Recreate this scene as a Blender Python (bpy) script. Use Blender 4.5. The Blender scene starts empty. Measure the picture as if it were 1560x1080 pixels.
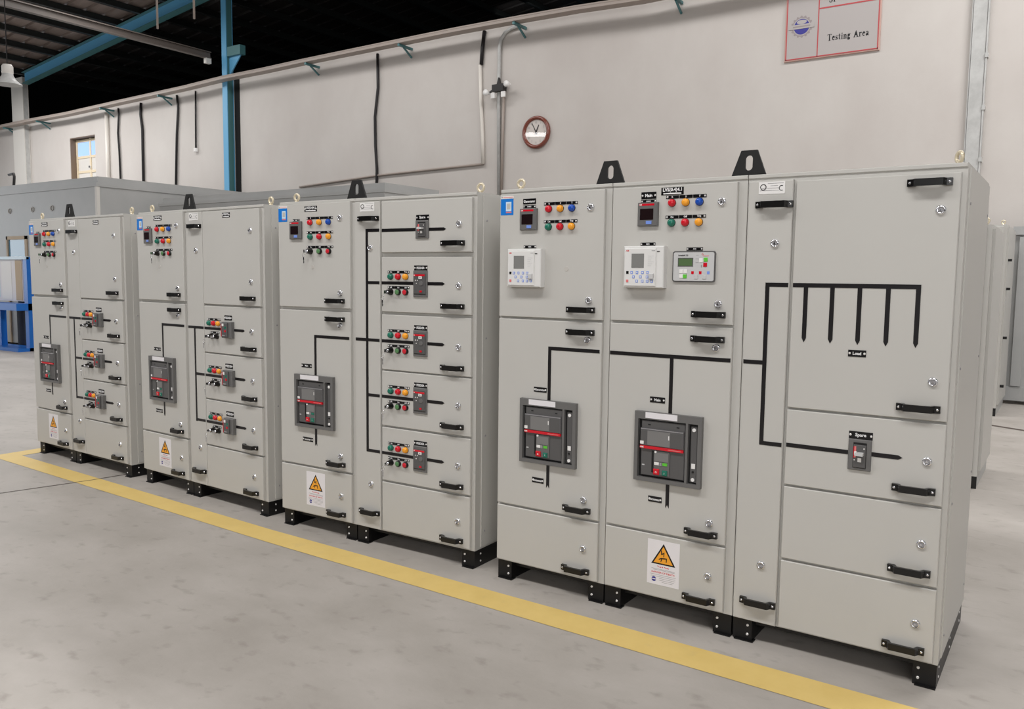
import bpy, math, random
from mathutils import Vector, Matrix
random.seed(7)
S = bpy.context.scene
COL = S.collection
R = math.radians

# ------------------------------------------------------------------ camera
cd = bpy.data.cameras.new('camera'); cam = bpy.data.objects.new('camera', cd); COL.objects.link(cam)
cd.sensor_width = 36.0; cd.lens = 1267.39 / 1560 * 36; cd.clip_end = 200
rt = Vector((0.82572037, 0.56395959, 0.01163835)); up = Vector((-0.06210057, 0.07037869, 0.99558544)); fw = Vector((-0.56065087, 0.82279792, -0.09313533))
mw = Matrix.Identity(4)
for i in range(3):
    mw[i][0] = rt[i]; mw[i][1] = up[i]; mw[i][2] = -fw[i]
mw[0][3], mw[1][3], mw[2][3] = 2.5645, -3.6462, 1.6447
cam.matrix_world = mw
S.camera = cam

# ------------------------------------------------------------------ world, lights, exposure
w = bpy.data.worlds.new('world'); S.world = w; w.use_nodes = True
w.node_tree.nodes['Background'].inputs[0].default_value = (0.9, 0.95, 1.0, 1)
w.node_tree.nodes['Background'].inputs[1].default_value = 0.012
S.view_settings.view_transform = 'Standard'; S.view_settings.look = 'None'
S.view_settings.gamma = 1; S.view_settings.exposure = 0.10; S.view_settings.use_curve_mapping = False

def area(name, loc, target, sx, sy, watts, col=(1, 1, 1)):
    l = bpy.data.lights.new(name, 'AREA'); l.shape = 'RECTANGLE'; l.size = sx; l.size_y = sy; l.energy = watts; l.color = col
    o = bpy.data.objects.new(name, l); COL.objects.link(o); o.location = loc
    o.rotation_euler = (Vector(target) - Vector(loc)).to_track_quat('-Z', 'Y').to_euler()
    return o
# open hall gates behind the camera, and strips of roof lights along the hall
area('gate_daylight', (7.0, -12.5, 5.2), (-0.5, 2.0, 1.8), 14, 4.0, 610, (1.0, 0.99, 0.985))
area('gate_daylight_left', (-31.0, -1.0, 3.0), (-14.0, 2.0, 1.6), 8, 5.0, 420, (0.90, 0.95, 1.0))
area('gate_daylight_end', (15.0, 1.0, 3.8), (0.0, 4.0, 1.5), 8, 5.5, 90, (1.0, 0.99, 0.985))
for x, y, z, p in ((3.0, -4.5, 8.6, 400), (-4.0, -4.5, 8.4, 380), (-11.0, -4.5, 8.0, 250), (-18.0, -0.5, 7.2, 130), (5.5, 6.6, 8.9, 620), (-1.5, 6.0, 8.9, 220), (-9.0, 6.0, 8.6, 210), (-16.0, 6.0, 7.9, 210), (-22.0, 6.4, 7.2, 360)):
    area('roof_light', (x, y, z), (x, y, 0), 5.0, 1.2, p, (1.0, 0.99, 0.98))
area('strip_light', (-14.2, -3.0, 6.8), (-8.0, 8.0, 3.5), 5.0, 0.16, 30)                 # tube fitting mirrored in the clock glass
area('back_bay_fill', (-9.5, 16.0, 8.9), (-9.5, 18.0, 8.65), 4.0, 0.2, 6)              # unseen fill added to brighten the rafter behind the wall

# ------------------------------------------------------------------ materials
def srgb(c):
    return tuple(((v / 255) / 12.92 if v / 255 <= 0.04045 else ((v / 255 + 0.055) / 1.055) ** 2.4) for v in c)
M = {}
def mat(name, rgb, rough=0.5, metal=0.0, emit=0.0, alpha=1.0, trans=0.0, coat=0.0):
    m = bpy.data.materials.new(name); m.use_nodes = True
    b = m.node_tree.nodes['Principled BSDF']
    c = srgb(rgb) + (1,)
    b.inputs['Base Color'].default_value = c; b.inputs['Roughness'].default_value = rough; b.inputs['Metallic'].default_value = metal
    if emit: b.inputs['Emission Color'].default_value = c; b.inputs['Emission Strength'].default_value = emit
    if alpha < 1: b.inputs['Alpha'].default_value = alpha
    if trans: b.inputs['Transmission Weight'].default_value = trans
    if coat: b.inputs['Coat Weight'].default_value = coat
    M[name] = m; return m
def noisy(name, rgb1, rgb2, scale=3.0, rough=(0.4, 0.6), bump=0.0, bscale=60.0, stretch=(1, 1, 1), detail=8, lo=0.35, hi=0.65, spots=None):
    m = mat(name, rgb1, rough[0]); nt = m.node_tree; N = nt.nodes; L = nt.links; b = N['Principled BSDF']
    tc = N.new('ShaderNodeTexCoord'); mp = N.new('ShaderNodeMapping'); mp.inputs['Scale'].default_value = stretch
    L.new(tc.outputs['Object'], mp.inputs['Vector'])
    nz = N.new('ShaderNodeTexNoise'); nz.inputs['Scale'].default_value = scale; nz.inputs['Detail'].default_value = detail; nz.inputs['Roughness'].default_value = 0.62
    L.new(mp.outputs[0], nz.inputs['Vector'])
    cr = N.new('ShaderNodeValToRGB'); cr.color_ramp.elements[0].position = lo; cr.color_ramp.elements[1].position = hi
    cr.color_ramp.elements[0].color = srgb(rgb1) + (1,); cr.color_ramp.elements[1].color = srgb(rgb2) + (1,)
    L.new(nz.outputs['Fac'], cr.inputs[0]); out = cr.outputs[0]
    if spots:
        n2 = N.new('ShaderNodeTexNoise'); n2.inputs['Scale'].default_value = spots[0]; n2.inputs['Detail'].default_value = 6; L.new(mp.outputs[0], n2.inputs['Vector'])
        c2 = N.new('ShaderNodeValToRGB'); c2.color_ramp.elements[0].position = spots[1]; c2.color_ramp.elements[1].position = spots[2]
        L.new(n2.outputs['Fac'], c2.inputs[0])
        mx = N.new('ShaderNodeMix'); mx.data_type = 'RGBA'; mx.inputs[7].default_value = srgb(spots[3]) + (1,)
        L.new(c2.outputs[0], mx.inputs[0]); L.new(out, mx.inputs[6]); out = mx.outputs[2]
    L.new(out, b.inputs['Base Color'])
    mr = N.new('ShaderNodeMapRange'); mr.inputs['To Min'].default_value = rough[0]; mr.inputs['To Max'].default_value = rough[1]
    L.new(nz.outputs['Fac'], mr.inputs[0]); L.new(mr.outputs[0], b.inputs['Roughness'])
    if bump:
        n3 = N.new('ShaderNodeTexNoise'); n3.inputs['Scale'].default_value = bscale; n3.inputs['Detail'].default_value = 4; L.new(tc.outputs['Object'], n3.inputs['Vector'])
        bp = N.new('ShaderNodeBump'); bp.inputs['Strength'].default_value = bump; bp.inputs['Distance'].default_value = 0.01
        L.new(n3.outputs['Fac'], bp.inputs['Height']); L.new(bp.outputs[0], b.inputs['Normal'])
    return m
noisy('floor', (160, 154, 147), (180, 174, 168), 1.1, (0.40, 0.6), 0.10, 40, (1.0, 1.5, 1), 15, 0.33, 0.67, spots=(8.0, 0.58, 0.88, (132, 125, 118)))
M['floor'].node_tree.nodes['Principled BSDF'].inputs['Specular IOR Level'].default_value = 0.3
noisy('wall', (191, 184, 179), (204, 199, 194), 0.5, (0.75, 0.9), 0.12, 14, (1, 1, 0.7), 8, 0.3, 0.7)
noisy('cabinet', (190, 188, 183), (193, 191, 186), 1.2, (0.36, 0.44), 0.02, 420)
noisy('enclosure', (166, 167, 166), (176, 176, 175), 1.0, (0.4, 0.5))
noisy('yellow', (218, 188, 112), (224, 195, 120), 6, (0.45, 0.6), spots=(9, 0.62, 0.9, (206, 180, 118)))
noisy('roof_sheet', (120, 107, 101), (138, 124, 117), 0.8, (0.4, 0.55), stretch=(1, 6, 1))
noisy('roof_sheet_shade', (34, 31, 30), (40, 36, 35), 0.8, (0.6, 0.75), stretch=(1, 6, 1))  # back-bay copy of the roof sheet with the gloom put into its colour
noisy('galvanised', (176, 176, 174), (192, 192, 190), 8, (0.4, 0.55))
mat('black', (14, 13, 13), 0.28); mat('black_matt', (16, 15, 15), 0.7); mat('plinth', (7, 6, 7), 0.45)
mat('bus', (18, 15, 18), 0.35); mat('plate', (10, 9, 12), 0.3); mat('letter', (236, 236, 236), 0.5)
mat('chrome', (225, 226, 230), 0.18, 1.0); mat('zinc', (216, 204, 178), 0.35, 0.35); mat('screw', (228, 226, 224), 0.35, 0.4)
mat('bezel', (104, 103, 102), 0.42); mat('cover', (88, 87, 87), 0.35); mat('cover_light', (92, 91, 92), 0.3); mat('acb_display', (122, 121, 120), 0.35); mat('recess', (14, 13, 14), 0.6)
mat('screen', (30, 18, 20), 0.2); mat('relay_screen', (130, 130, 128), 0.25); mat('lcd', (86, 112, 74), 0.25)
mat('white', (232, 230, 228), 0.5); mat('paper', (228, 225, 228), 0.55); mat('relay_white', (222, 221, 219), 0.4); mat('grey_key', (196, 196, 196), 0.45)
mat('red', (206, 22, 40), 0.22); mat('amber', (245, 164, 44), 0.22); mat('green', (28, 112, 92), 0.22); mat('blue', (20, 76, 176), 0.22)
mat('red_print', (210, 40, 44), 0.5); mat('pink_print', (222, 120, 120), 0.5); mat('grey_print', (150, 148, 150), 0.5); mat('orange', (240, 165, 48), 0.45)
mat('push_green', (86, 132, 84), 0.35); mat('push_red', (204, 34, 50), 0.3)
mat('key_blue', (120, 150, 225), 0.4); mat('green_key', (96, 196, 60), 0.4); mat('sticker_blue', (18, 118, 206), 0.4); mat('sticker_light', (205, 226, 240), 0.4)
mat('logo_blue', (52, 50, 140), 0.5); mat('logo_grey', (150, 140, 140), 0.5); mat('sign_face', (176, 170, 168), 0.4); mat('sign_red', (184, 72, 76), 0.4); mat('sign_edge', (196, 160, 150), 0.4)
mat('steel_blue', (92, 160, 200), 0.4); mat('steel_teal', (70, 116, 120), 0.45); mat('stand_blue', (26, 104, 190), 0.35)
mat('cable_black', (22, 18, 20), 0.5); mat('pvc', (222, 216, 208), 0.45); mat('purlin', (34, 37, 36), 0.5); mat('tray', (158, 146, 138), 0.5)
mat('wood_rim', (118, 58, 44), 0.22, coat=0.6); mat('dial', (214, 206, 200), 0.25); mat('hand', (60, 56, 56), 0.4)
mat('window_frame', (222, 206, 178), 0.5); mat('window_reveal', (126, 108, 92), 0.7); mat('glass', (150, 180, 235), 0.1, emit=0.55); mat('glass_dark', (96, 140, 165), 0.1)
mat('joint', (88, 78, 72), 0.8); mat('knock', (190, 186, 180), 0.5); mat('off_white', (214, 210, 204), 0.5); mat('tan', (190, 168, 140), 0.6)
mat('rail', (92, 84, 79), 0.5); mat('shade_black', (10, 10, 11), 0.9); mat('dark_box', (40, 38, 38), 0.5)  # the near-black carries the darkness of the back bay and wall gap

# ------------------------------------------------------------------ mesh builder
class MB:
    def __init__(s): s.v = []; s.f = []; s.mi = []; s.sm = []; s.mats = []
    def idx(s, m):
        if m not in s.mats: s.mats.append(m)
        return s.mats.index(m)
    def add(s, vs, fs, m, smooth=False):
        o = len(s.v); s.v += [tuple(v) for v in vs]; k = s.idx(m)
        for f in fs: s.f.append(tuple(i + o for i in f)); s.mi.append(k); s.sm.append(smooth)
        return s
    def box(s, x0, x1, y0, y1, z0, z1, m):
        return s.add([(x0, y0, z0), (x1, y0, z0), (x1, y1, z0), (x0, y1, z0), (x0, y0, z1), (x1, y0, z1), (x1, y1, z1), (x0, y1, z1)],
                     [(0, 3, 2, 1), (4, 5, 6, 7), (0, 1, 5, 4), (1, 2, 6, 5), (2, 3, 7, 6), (3, 0, 4, 7)], m)
    def slab(s, x0, x1, z0, z1, yb, yf, c, m):      # plate whose front rim is chamfered (front looks to -y)
        vs = []
        for y, i in ((yb, 0), (yf + c, 0), (yf, c)):
            vs += [(x0 + i, y, z0 + i), (x1 - i, y, z0 + i), (x1 - i, y, z1 - i), (x0 + i, y, z1 - i)]
        fs = [(3, 2, 1, 0), (8, 9, 10, 11)]
        for k in (0, 4):
            for i in range(4): j = (i + 1) % 4; fs.append((k + i, k + j, k + 4 + j, k + 4 + i))
        return s.add(vs, fs, m)
    def prism(s, poly, y0, y1, m):                  # poly in (x, z), extruded along y (y0 back, y1 front)
        n = len(poly)
        a = sum(poly[i][0] * poly[(i + 1) % n][1] - poly[(i + 1) % n][0] * poly[i][1] for i in range(n))
        if a < 0: poly = poly[::-1]
        vs = [(p[0], y1, p[1]) for p in poly] + [(p[0], y0, p[1]) for p in poly]
        fs = [tuple(range(n)), tuple(range(2 * n - 1, n - 1, -1))] + [(i + n, (i + 1) % n + n, (i + 1) % n, i) for i in range(n)]
        return s.add(vs, fs, m)
    def ring(s, outer, inner, y0, y1, m, smooth=False):      # plate with a hole: equal point counts, (x, z)
        n = len(outer); vs = [(p[0], y1, p[1]) for p in outer] + [(p[0], y1, p[1]) for p in inner] + [(p[0], y0, p[1]) for p in outer] + [(p[0], y0, p[1]) for p in inner]
        fs = []
        for i in range(n):
            j = (i + 1) % n
            fs += [(i, j, n + j, n + i), (2 * n + j, 2 * n + i, 3 * n + i, 3 * n + j), (2 * n + i, 2 * n + j, j, i), (n + i, n + j, 3 * n + j, 3 * n + i)]
        return s.add(vs, fs, m, smooth)
    def lathe(s, c, prof, m, n=16, axis='y', smooth=True):    # prof: (radius, offset along axis); axis -y means offset goes to -y
        vs = []; fs = []
        for r, h in prof:
            for i in range(n):
                a = 2 * math.pi * i / n; p, q = r * math.cos(a), r * math.sin(a)
                if axis == 'y': vs.append((c[0] + p, c[1] - h, c[2] + q))
                elif axis == 'z': vs.append((c[0] + p, c[1] + q, c[2] + h))
                else: vs.append((c[0] + h, c[1] + p, c[2] + q))
        k = len(prof)
        for a in range(k - 1):
            for i in range(n): j = (i + 1) % n; fs.append((a * n + i, a * n + j, (a + 1) * n + j, (a + 1) * n + i))
        s.add(vs, fs, m, smooth)
        o = len(s.v) - len(vs); kx = s.idx(m)
        for t in (0, k - 1):
            if prof[t][0] > 1e-6: s.f.append(tuple(o + t * n + i for i in range(n))); s.mi.append(kx); s.sm.append(False)
        return s
    def tube(s, pts, r, m, n=8, smooth=True):
        P = [Vector(p) for p in pts]; vs = []; fs = []; prev = None
        for i, p in enumerate(P):
            d = (P[min(i + 1, len(P) - 1)] - P[max(i - 1, 0)]).normalized()
            if prev is None:
                a = d.orthogonal().normalized()
            else: a = (prev - d * prev.dot(d)).normalized()
            prev = a; b = d.cross(a)
            for k in range(n):
                t = 2 * math.pi * k / n; vs.append(p + a * (r * math.cos(t)) + b * (r * math.sin(t)))
        for i in range(len(P) - 1):
            for k in range(n): j = (k + 1) % n; fs.append((i * n + k, i * n + j, (i + 1) * n + j, (i + 1) * n + k))
        fs += [tuple(range(n - 1, -1, -1)), tuple((len(P) - 1) * n + k for k in range(n))]
        return s.add(vs, fs, m, smooth)
    def bar(s, a, b, wx, wz, m):                    # box section from a to b (wx across, wz along up)
        a = Vector(a); b = Vector(b); d = (b - a).normalized(); u = Vector((0, 0, 1))
        if abs(d.z) > 0.95: u = Vector((0, 1, 0))
        sx = d.cross(u).normalized(); sz = sx.cross(d)
        vs = [p + sx * (i * wx / 2) + sz * (j * wz / 2) for p in (a, b) for i, j in ((-1, -1), (1, -1), (1, 1), (-1, 1))]
        return s.add(vs, [(3, 2, 1, 0), (4, 5, 6, 7), (0, 1, 5, 4), (1, 2, 6, 5), (2, 3, 7, 6), (3, 0, 4, 7)], m)
    def torus(s, c, R1, r, m, n=20, k=8, plane='xz'):
        pts = []
        for i in range(n):
            a = 2 * math.pi * i / n; p, q = math.cos(a), math.sin(a)
            for j in range(k):
                b = 2 * math.pi * j / k; rr = R1 + r * math.cos(b); h = r * math.sin(b)
                pts.append((c[0] + rr * p, c[1] + h, c[2] + rr * q) if plane == 'xz' else (c[0] + h, c[1] + rr * p, c[2] + rr * q))
        fs = [(i * k + j, ((i + 1) % n) * k + j, ((i + 1) % n) * k + (j + 1) % k, i * k + (j + 1) % k) for i in range(n) for j in range(k)]
        return s.add(pts, fs, m, True)
    def text(s, t, size, x, z, y, m, width=None, bold=0.0, shear=1.0):
        vs, fs, (w0, h0) = glyphs(t, bold)
        k = size; kx = size
        if width: kx = width / max(w0, 1e-6)
        return s.add([(x + a * kx, y, z + b * k) for a, b in vs], fs, m)
    def mesh(s, name):
        me = bpy.data.meshes.new(name); me.from_pydata(s.v, [], s.f)
        for m in s.mats: me.materials.append(M[m])
        me.polygons.foreach_set('material_index', s.mi); me.polygons.foreach_set('use_smooth', s.sm); me.update()
        return me
    def build(s, name, parent=None, loc=(0, 0, 0)):
        return link(name, s.mesh(name), parent, loc)

def link(name, me, parent=None, loc=(0, 0, 0), rotz=0.0):
    o = bpy.data.objects.new(name, me); COL.objects.link(o); o.location = loc
    if rotz: o.rotation_euler = (0, 0, rotz)
    if parent: o.parent = parent
    return o
_g = {}
def glyphs(t, bold=0.0):
    key = (t, bold)
    if key in _g: return _g[key]
    c = bpy.data.curves.new('t', 'FONT'); c.body = t; c.size = 1.0; c.align_x = 'CENTER'; c.align_y = 'CENTER'; c.resolution_u = 2; c.offset = bold
    o = bpy.data.objects.new('t', c); COL.objects.link(o)
    dg = bpy.context.evaluated_depsgraph_get(); dg.update()
    me = bpy.data.meshes.new_from_object(o.evaluated_get(dg))
    vs = [(v.co.x, v.co.y) for v in me.vertices]; fs = [tuple(p.vertices) for p in me.polygons]
    if not vs: vs = [(0, 0)]
    x0, x1 = min(v[0] for v in vs), max(v[0] for v in vs); z0, z1 = min(v[1] for v in vs), max(v[1] for v in vs)
    vs = [(a - (x0 + x1) / 2, b - (z0 + z1) / 2) for a, b in vs]
    bpy.data.objects.remove(o); bpy.data.curves.remove(c); bpy.data.meshes.remove(me)
    _g[key] = (vs, fs, (x1 - x0, z1 - z0)); return _g[key]
def tag(o, label, cat, group=None):
    o['label'] = label; o['category'] = cat
    if group: o['group'] = group
    return o
def struct(o): o['kind'] = 'structure'; return o
def empty(name, loc=(0, 0, 0), rz=0.0):
    o = bpy.data.objects.new(name, None); COL.objects.link(o); o.location = loc; o.rotation_euler = (0, 0, rz); o.empty_display_size = 0.1
    return o
TEXTS = ['Generator', 'Main', 'Load', 'Spare', 'Incomer', 'On', 'Off', 'Trip', 'R', 'S', 'T', 'DMM1', 'DMM2', 'REF1', 'REF2', 'ATS', 'LVS(0.4)4.1', 'FEEDER', 'ABB', 'Testing Area', 'DANGER OF DEATH']

# ------------------------------------------------------------------ the hall
WY = 9.7
fl = MB(); fl.add([(-34, -16, 0), (18, -16, 0), (18, 26, 0), (-34, 26, 0)], [(0, 1, 2, 3)], 'floor'); FLOOR = struct(fl.build('floor'))
m = MB(); m.add([(-5.36, -0.235, 0.002), (-1.46, -0.365, 0.002), (3.6, -0.44, 0.002), (3.6, -0.225, 0.002), (0.15, -0.20, 0.002), (-1.65, -0.185, 0.002), (-5.17, -0.06, 0.002), (-5.20, 2.5, 0.002), (-5.39, 2.5, 0.002)],
                [(0, 1, 5, 6), (1, 2, 3, 4), (1, 4, 5), (0, 6, 7, 8)], 'yellow'); m.build('yellow_line', FLOOR)
m = MB(); m.add([(-4.9, -6.0, 0.003), (-4.888, -6.0, 0.003), (-3.962, -0.79, 0.003), (-3.885, -0.47, 0.003), (-3.815, -0.18, 0.003), (-3.78, 0.1, 0.003), (-3.6, 3.0, 0.003), (-3.612, 3.0, 0.003), (-3.792, 0.1, 0.003), (-3.827, -0.18, 0.003), (-3.897, -0.47, 0.003), (-3.974, -0.79, 0.003)],
                [(0, 1, 2, 11), (11, 2, 3, 10), (10, 3, 4, 9), (9, 4, 5, 8), (8, 5, 6, 7)], 'joint'); m.build('floor_joint', FLOOR)
m = MB(); m.add([(0.2, 8.06, 0.003), (6.0, 5.24, 0.003), (6.0, 5.32, 0.003), (0.2, 8.14, 0.003)], [(0, 1, 2, 3)], 'joint'); m.build('floor_joint', FLOOR)

# wall across the hall; its crest follows the cable tray
crest = [(-34, 6.20), (-26, 6.28), (-22, 6.27), (-19, 6.33), (-16.3, 6.36), (-14.8, 6.42), (-12, 6.44), (-8, 6.46), (-6.2, 6.44), (-3.8, 6.40), (2, 6.40), (16, 6.40)]
wx0, wx1, wz0, wz1 = -22.48, -21.12, 4.2, 5.57       # window opening
m = MB()
segs = [(-34, wx0), (wx1, 16)]
def crest_z(x):
    for (a, b), (c, d) in zip(crest, crest[1:]):
        if a <= x <= c: return b + (d - b) * (x - a) / (c - a)
    return 6.4
for a, b in segs:
    xs = [a] + [c[0] for c in crest if a < c[0] < b] + [b]
    for p, q in zip(xs, xs[1:]):
        m.add([(p, WY, 0), (q, WY, 0), (q, WY, crest_z(q)), (p, WY, crest_z(p)), (p, WY + .25, 0), (q, WY + .25, 0), (q, WY + .25, crest_z(q)), (p, WY + .25, crest_z(p))],
              [(0, 1, 2, 3), (3, 2, 6, 7), (5, 4, 7, 6), (0, 3, 7, 4), (1, 5, 6, 2)], 'wall')
m.box(wx0, wx1, WY, WY + .25, 0, wz0, 'wall'); m.box(wx0, wx1, WY, WY + .25, wz1, 6.27, 'wall')
struct(m.build('wall_back'))
# window in the wall
win = struct(empty('window_1', (0, 0, 0)))
m = MB(); m.box(wx0, wx0 + .02, WY + .01, WY + .24, wz0, wz1, 'window_reveal'); m.box(wx0 + .02, wx1, WY + .01, WY + .24, wz1 - .02, wz1, 'window_reveal'); m.build('reveal', win)
m = MB()
for x in (wx0 + .03, (wx0 + wx1) / 2 + .08, wx1 - .06): m.box(x, x + .08, WY + .16, WY + .22, wz0, wz1 - .03, 'window_frame')
for z in (wz0, 4.55, 4.98, wz1 - .12): m.box(wx0 + .03, wx1, WY + .165, WY + .215, z, z + .07, 'window_frame')
m.box(-21.72, -21.66, WY + .12, WY + .16, 4.68, 4.74, 'chrome')
m.build('frame', win)
for a, b in ((wx0 + .11, -21.72), (-21.64, wx1 - .06)):
    for z0, z1, g in ((wz0 + .07, 4.55, 'off_white'), (4.62, 4.98, 'off_white'), (5.05, wz1 - .12, 'glass')):
        m = MB(); m.box(a, b, WY + .18, WY + .20, z0, z1, g); m.build('pane', win)

# roof: sheets on purlins, rafters of the portal frames
SL = 0.11
def rz(x): return 7.66 + SL * (x + 24.3)
CEIL = struct(empty('ceiling', (0, 0, 0)))
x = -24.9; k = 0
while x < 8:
    for y0, y1, sheet in ((-15.5, 9.5, 'roof_sheet'), (9.5, 22.0, 'roof_sheet_shade')):  # sheets beyond the wall get the colour with shade painted in
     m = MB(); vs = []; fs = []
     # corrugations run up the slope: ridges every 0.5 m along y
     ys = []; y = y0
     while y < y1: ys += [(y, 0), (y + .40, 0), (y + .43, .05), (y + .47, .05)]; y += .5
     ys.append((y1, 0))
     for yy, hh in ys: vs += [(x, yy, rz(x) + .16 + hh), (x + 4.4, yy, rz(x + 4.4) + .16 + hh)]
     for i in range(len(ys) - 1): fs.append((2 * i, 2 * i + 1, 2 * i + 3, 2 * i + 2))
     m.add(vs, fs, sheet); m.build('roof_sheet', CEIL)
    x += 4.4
me = MB().box(-.035, .035, -15, 22, 0, .17, 'purlin').box(-.035, .10, -15, 22, 0, .02, 'purlin').mesh('purlin')
for i in range(30):
    xx = -24.6 + i * 1.08
    link('purlin', me, CEIL, (xx, 0, rz(xx) - .02))
def rafter(y, lab):
    a, b = -24.35, 6.0
    t = empty('rafter', (a, y, rz(a)))
    def bx(name, dy0, dy1, h0, h1, mt):
        vs = [(0, dy0, h0), (b - a, dy0, h0 + SL * (b - a)), (b - a, dy1, h0 + SL * (b - a)), (0, dy1, h0), (0, dy0, h1), (b - a, dy0, h1 + SL * (b - a)), (b - a, dy1, h1 + SL * (b - a)), (0, dy1, h1)]
        MB().add(vs, [(0, 3, 2, 1), (4, 5, 6, 7), (0, 1, 5, 4), (1, 2, 6, 5), (2, 3, 7, 6), (3, 0, 4, 7)], mt).build(name, t)
    bx('web', -.01, .01, -.34, -.02, 'steel_blue'); bx('flange', -.1, .1, -.36, -.34, 'steel_teal'); bx('flange', -.1, .1, -.04, -.02, 'steel_teal')
    tag(t, lab, 'beam')
rafter(9.4, 'blue steel roof rafter rising from the pale column at upper left')
rafter(18.4, 'dark blue rafter in the unlit bay behind the wall')

# columns
def column(name, x0, x1, y0, y1, z1, front, side, lab):
    t = empty(name, ((x0 + x1) / 2, (y0 + y1) / 2, 0)); hx, hy = (x1 - x0) / 2, (y1 - y0) / 2
    MB().box(-hx, hx, -hy, -hy + .02, 0, z1, front).build('flange', t); MB().box(-hx, hx, hy - .02, hy, 0, z1, front).build('flange', t)
    MB().box(-.015, .015, -hy + .02, hy - .02, 0, z1, side).build('web', t); tag(t, lab, 'column'); return t
t = column('steel_column', -25.49, -24.79, 9.52, 9.69, 7.60, 'off_white', 'galvanised', 'pale grey column standing left of the small window')
MB().box(.325, .345, -.062, .062, 0, 7.60, 'galvanised').build('side_plate', t)
t = column('steel_column', -15.02, -14.84, 9.50, 9.69, 8.6, 'steel_blue', 'steel_teal', 'blue steel column standing against the wall with a corbel')
MB().box(.07, .088, -.072, .072, 0, 8.6, 'steel_teal').build('side_plate', t)
MB().box(.09, .58, -.08, .08, 6.86, 7.08, 'steel_teal').build('corbel', t)
MB().prism([(.09, 6.42), (.09, 6.86), (.52, 6.86)], .015, -.015, 'steel_blue').build('gusset', t)
m = MB(); m.box(-14.82, -14.62, 9.692, 9.70, 0, 6.36, 'shade_black'); struct(m.build('gap_shade_1'))  # flat dark strip painted in for the shaded gap beside the column

# crane rail running out from the column, rods hanging from the roof
t = empty('rail_beam', (-15.20, 2.0, 6.80)); MB().box(-.06, .06, -10, 7.3, 0, .02, 'rail').box(-.012, .012, -10, 7.3, .02, .14, 'rail').box(-.06, .06, -10, 7.3, .14, .16, 'rail').build('rail', t)
MB().box(-.05, .05, 7.16, 7.3, -.12, 0, 'off_white').build('end_bracket', t)
tag(t, 'thin grey overhead rail running from the blue column toward the left', 'beam')
for px, py, lab in ((-10.71, 5.0, 'thin rod hanging from the roof, left of two'), (-9.69, 5.0, 'thin rod hanging from the roof, nearer the blue column')):
    tag(MB().tube([(0, 0, 0), (0, 0, 3.2)], .018, 'tray', 6).build('hanging_rod', None, (px, py, 5.78)), lab, 'rod')

# far end of the unlit bay, its darkness put into the wall colour
struct(MB().box(-80, 30, 22.3, 22.5, 0, 14, 'shade_black').build('wall_far'))

# ------------------------------------------------------------------ cable tray with cable bundle on brackets
TY = WY - .32
tp = [(-30, 6.12), (-26.0, 6.16), (-24.1, 6.18), (-21.95, 6.17), (-19.18, 6.22), (-17.41, 6.245), (-16.34, 6.26), (-14.79, 6.31), (-13.38, 6.31), (-11.96, 6.33), (-9.82, 6.34), (-8.27, 6.345), (-7.62, 6.345), (-6.21, 6.33), (-5.04, 6.31), (-3.78, 6.26), (0, 6.30), (6, 6.30)]
t = empty('cable_tray', (-10, TY, 6.3))
m = MB()
for (a, b), (c, d) in zip(tp, tp[1:]):
    m.bar((a + 10, 0, b - 6.3 - .02), (c + 10, 0, d - 6.3 - .02), .22, .045, 'tray')
m.build('tray', t)
MB().tube([(a + 10, -.06, b - 6.3 + .028) for a, b in tp], .026, 'tray', 8).build('cable_bundle', t)
MB().tube([(a + 10, .05, b - 6.3 + .025) for a, b in tp], .022, 'galvanised', 8).build('cable_bundle', t)
def tz(x):
    for (a, b), (c, d) in zip(tp, tp[1:]):
        if a <= x <= c: return b + (d - b) * (x - a) / (c - a)
for bxx in (-25.59, -23.55, -20.08, -17.37, -11.84, -9.1, -6.3, -3.2, -0.5):
    z = tz(bxx) - 6.3 - .075
    MB().bar((bxx + 10, -.10, z), (bxx + 10, .315, z), .045, .045, 'steel_teal').bar((bxx + 10, .06, z - .02), (bxx + 10, .305, z - .17), .03, .03, 'steel_teal').build('bracket', t)
tag(t, 'long cable tray with bundled cables running along the wall crest', 'cable tray')

# cables and conduits down the wall
def cable(name, pts, r, mt, lab, cat, y=WY - .04, extra=None):
    P = [(x, y, z) for x, z in pts]; o = P[-1]
    ob = MB().tube([(p[0] - o[0], p[1] - o[1], p[2] - o[2]) for p in P], r, mt, 8)
    if extra: extra(ob, o)
    tag(ob.build(name, None, o), lab, cat)
cable('wall_cable', [(-19.81, 6.17), (-19.80, 6.0), (-19.87, 5.5), (-19.83, 5.0), (-19.80, 3.4)], .026, 'cable_black', 'black cable hanging on the wall, just right of the white pipe', 'cable')
cable('wall_cable', [(-18.72, 6.2), (-18.76, 5.9), (-18.69, 5.5), (-18.70, 5.0), (-18.72, 3.4)], .034, 'cable_black', 'thick black cable on the wall, second right of the white pipe', 'cable')
cable('wall_cable', [(-17.1, 6.22), (-17.06, 5.9), (-17.15, 5.2), (-17.28, 3.4)], .030, 'cable_black', 'black cable on the wall, third right of the white pipe', 'cable')
cable('wall_cable', [(-16.31, 6.24), (-16.33, 5.6), (-16.35, 4.82)], .022, 'cable_black', 'short black cable ending in a white plug, left of the blue column', 'cable', extra=lambda ob, o: ob.lathe((0, 0, -.03), [(.06, -.06), (.06, .03)], 'white', 10, 'z'))
cable('wall_pipe', [(-20.40, 6.1), (-20.42, 3.4)], .06, 'pvc', 'white plastic pipe on the wall right of the small window', 'pipe')
cable('wall_cable', [(-10.03, 6.3), (-10.02, 5.6), (-10.11, 5.0), (-10.1, 4.4), (-10.06, 3.9), (-10.08, 3.2)], .030, 'cable_black', 'black cable hanging midway between blue column and clock', 'cable')
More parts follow.
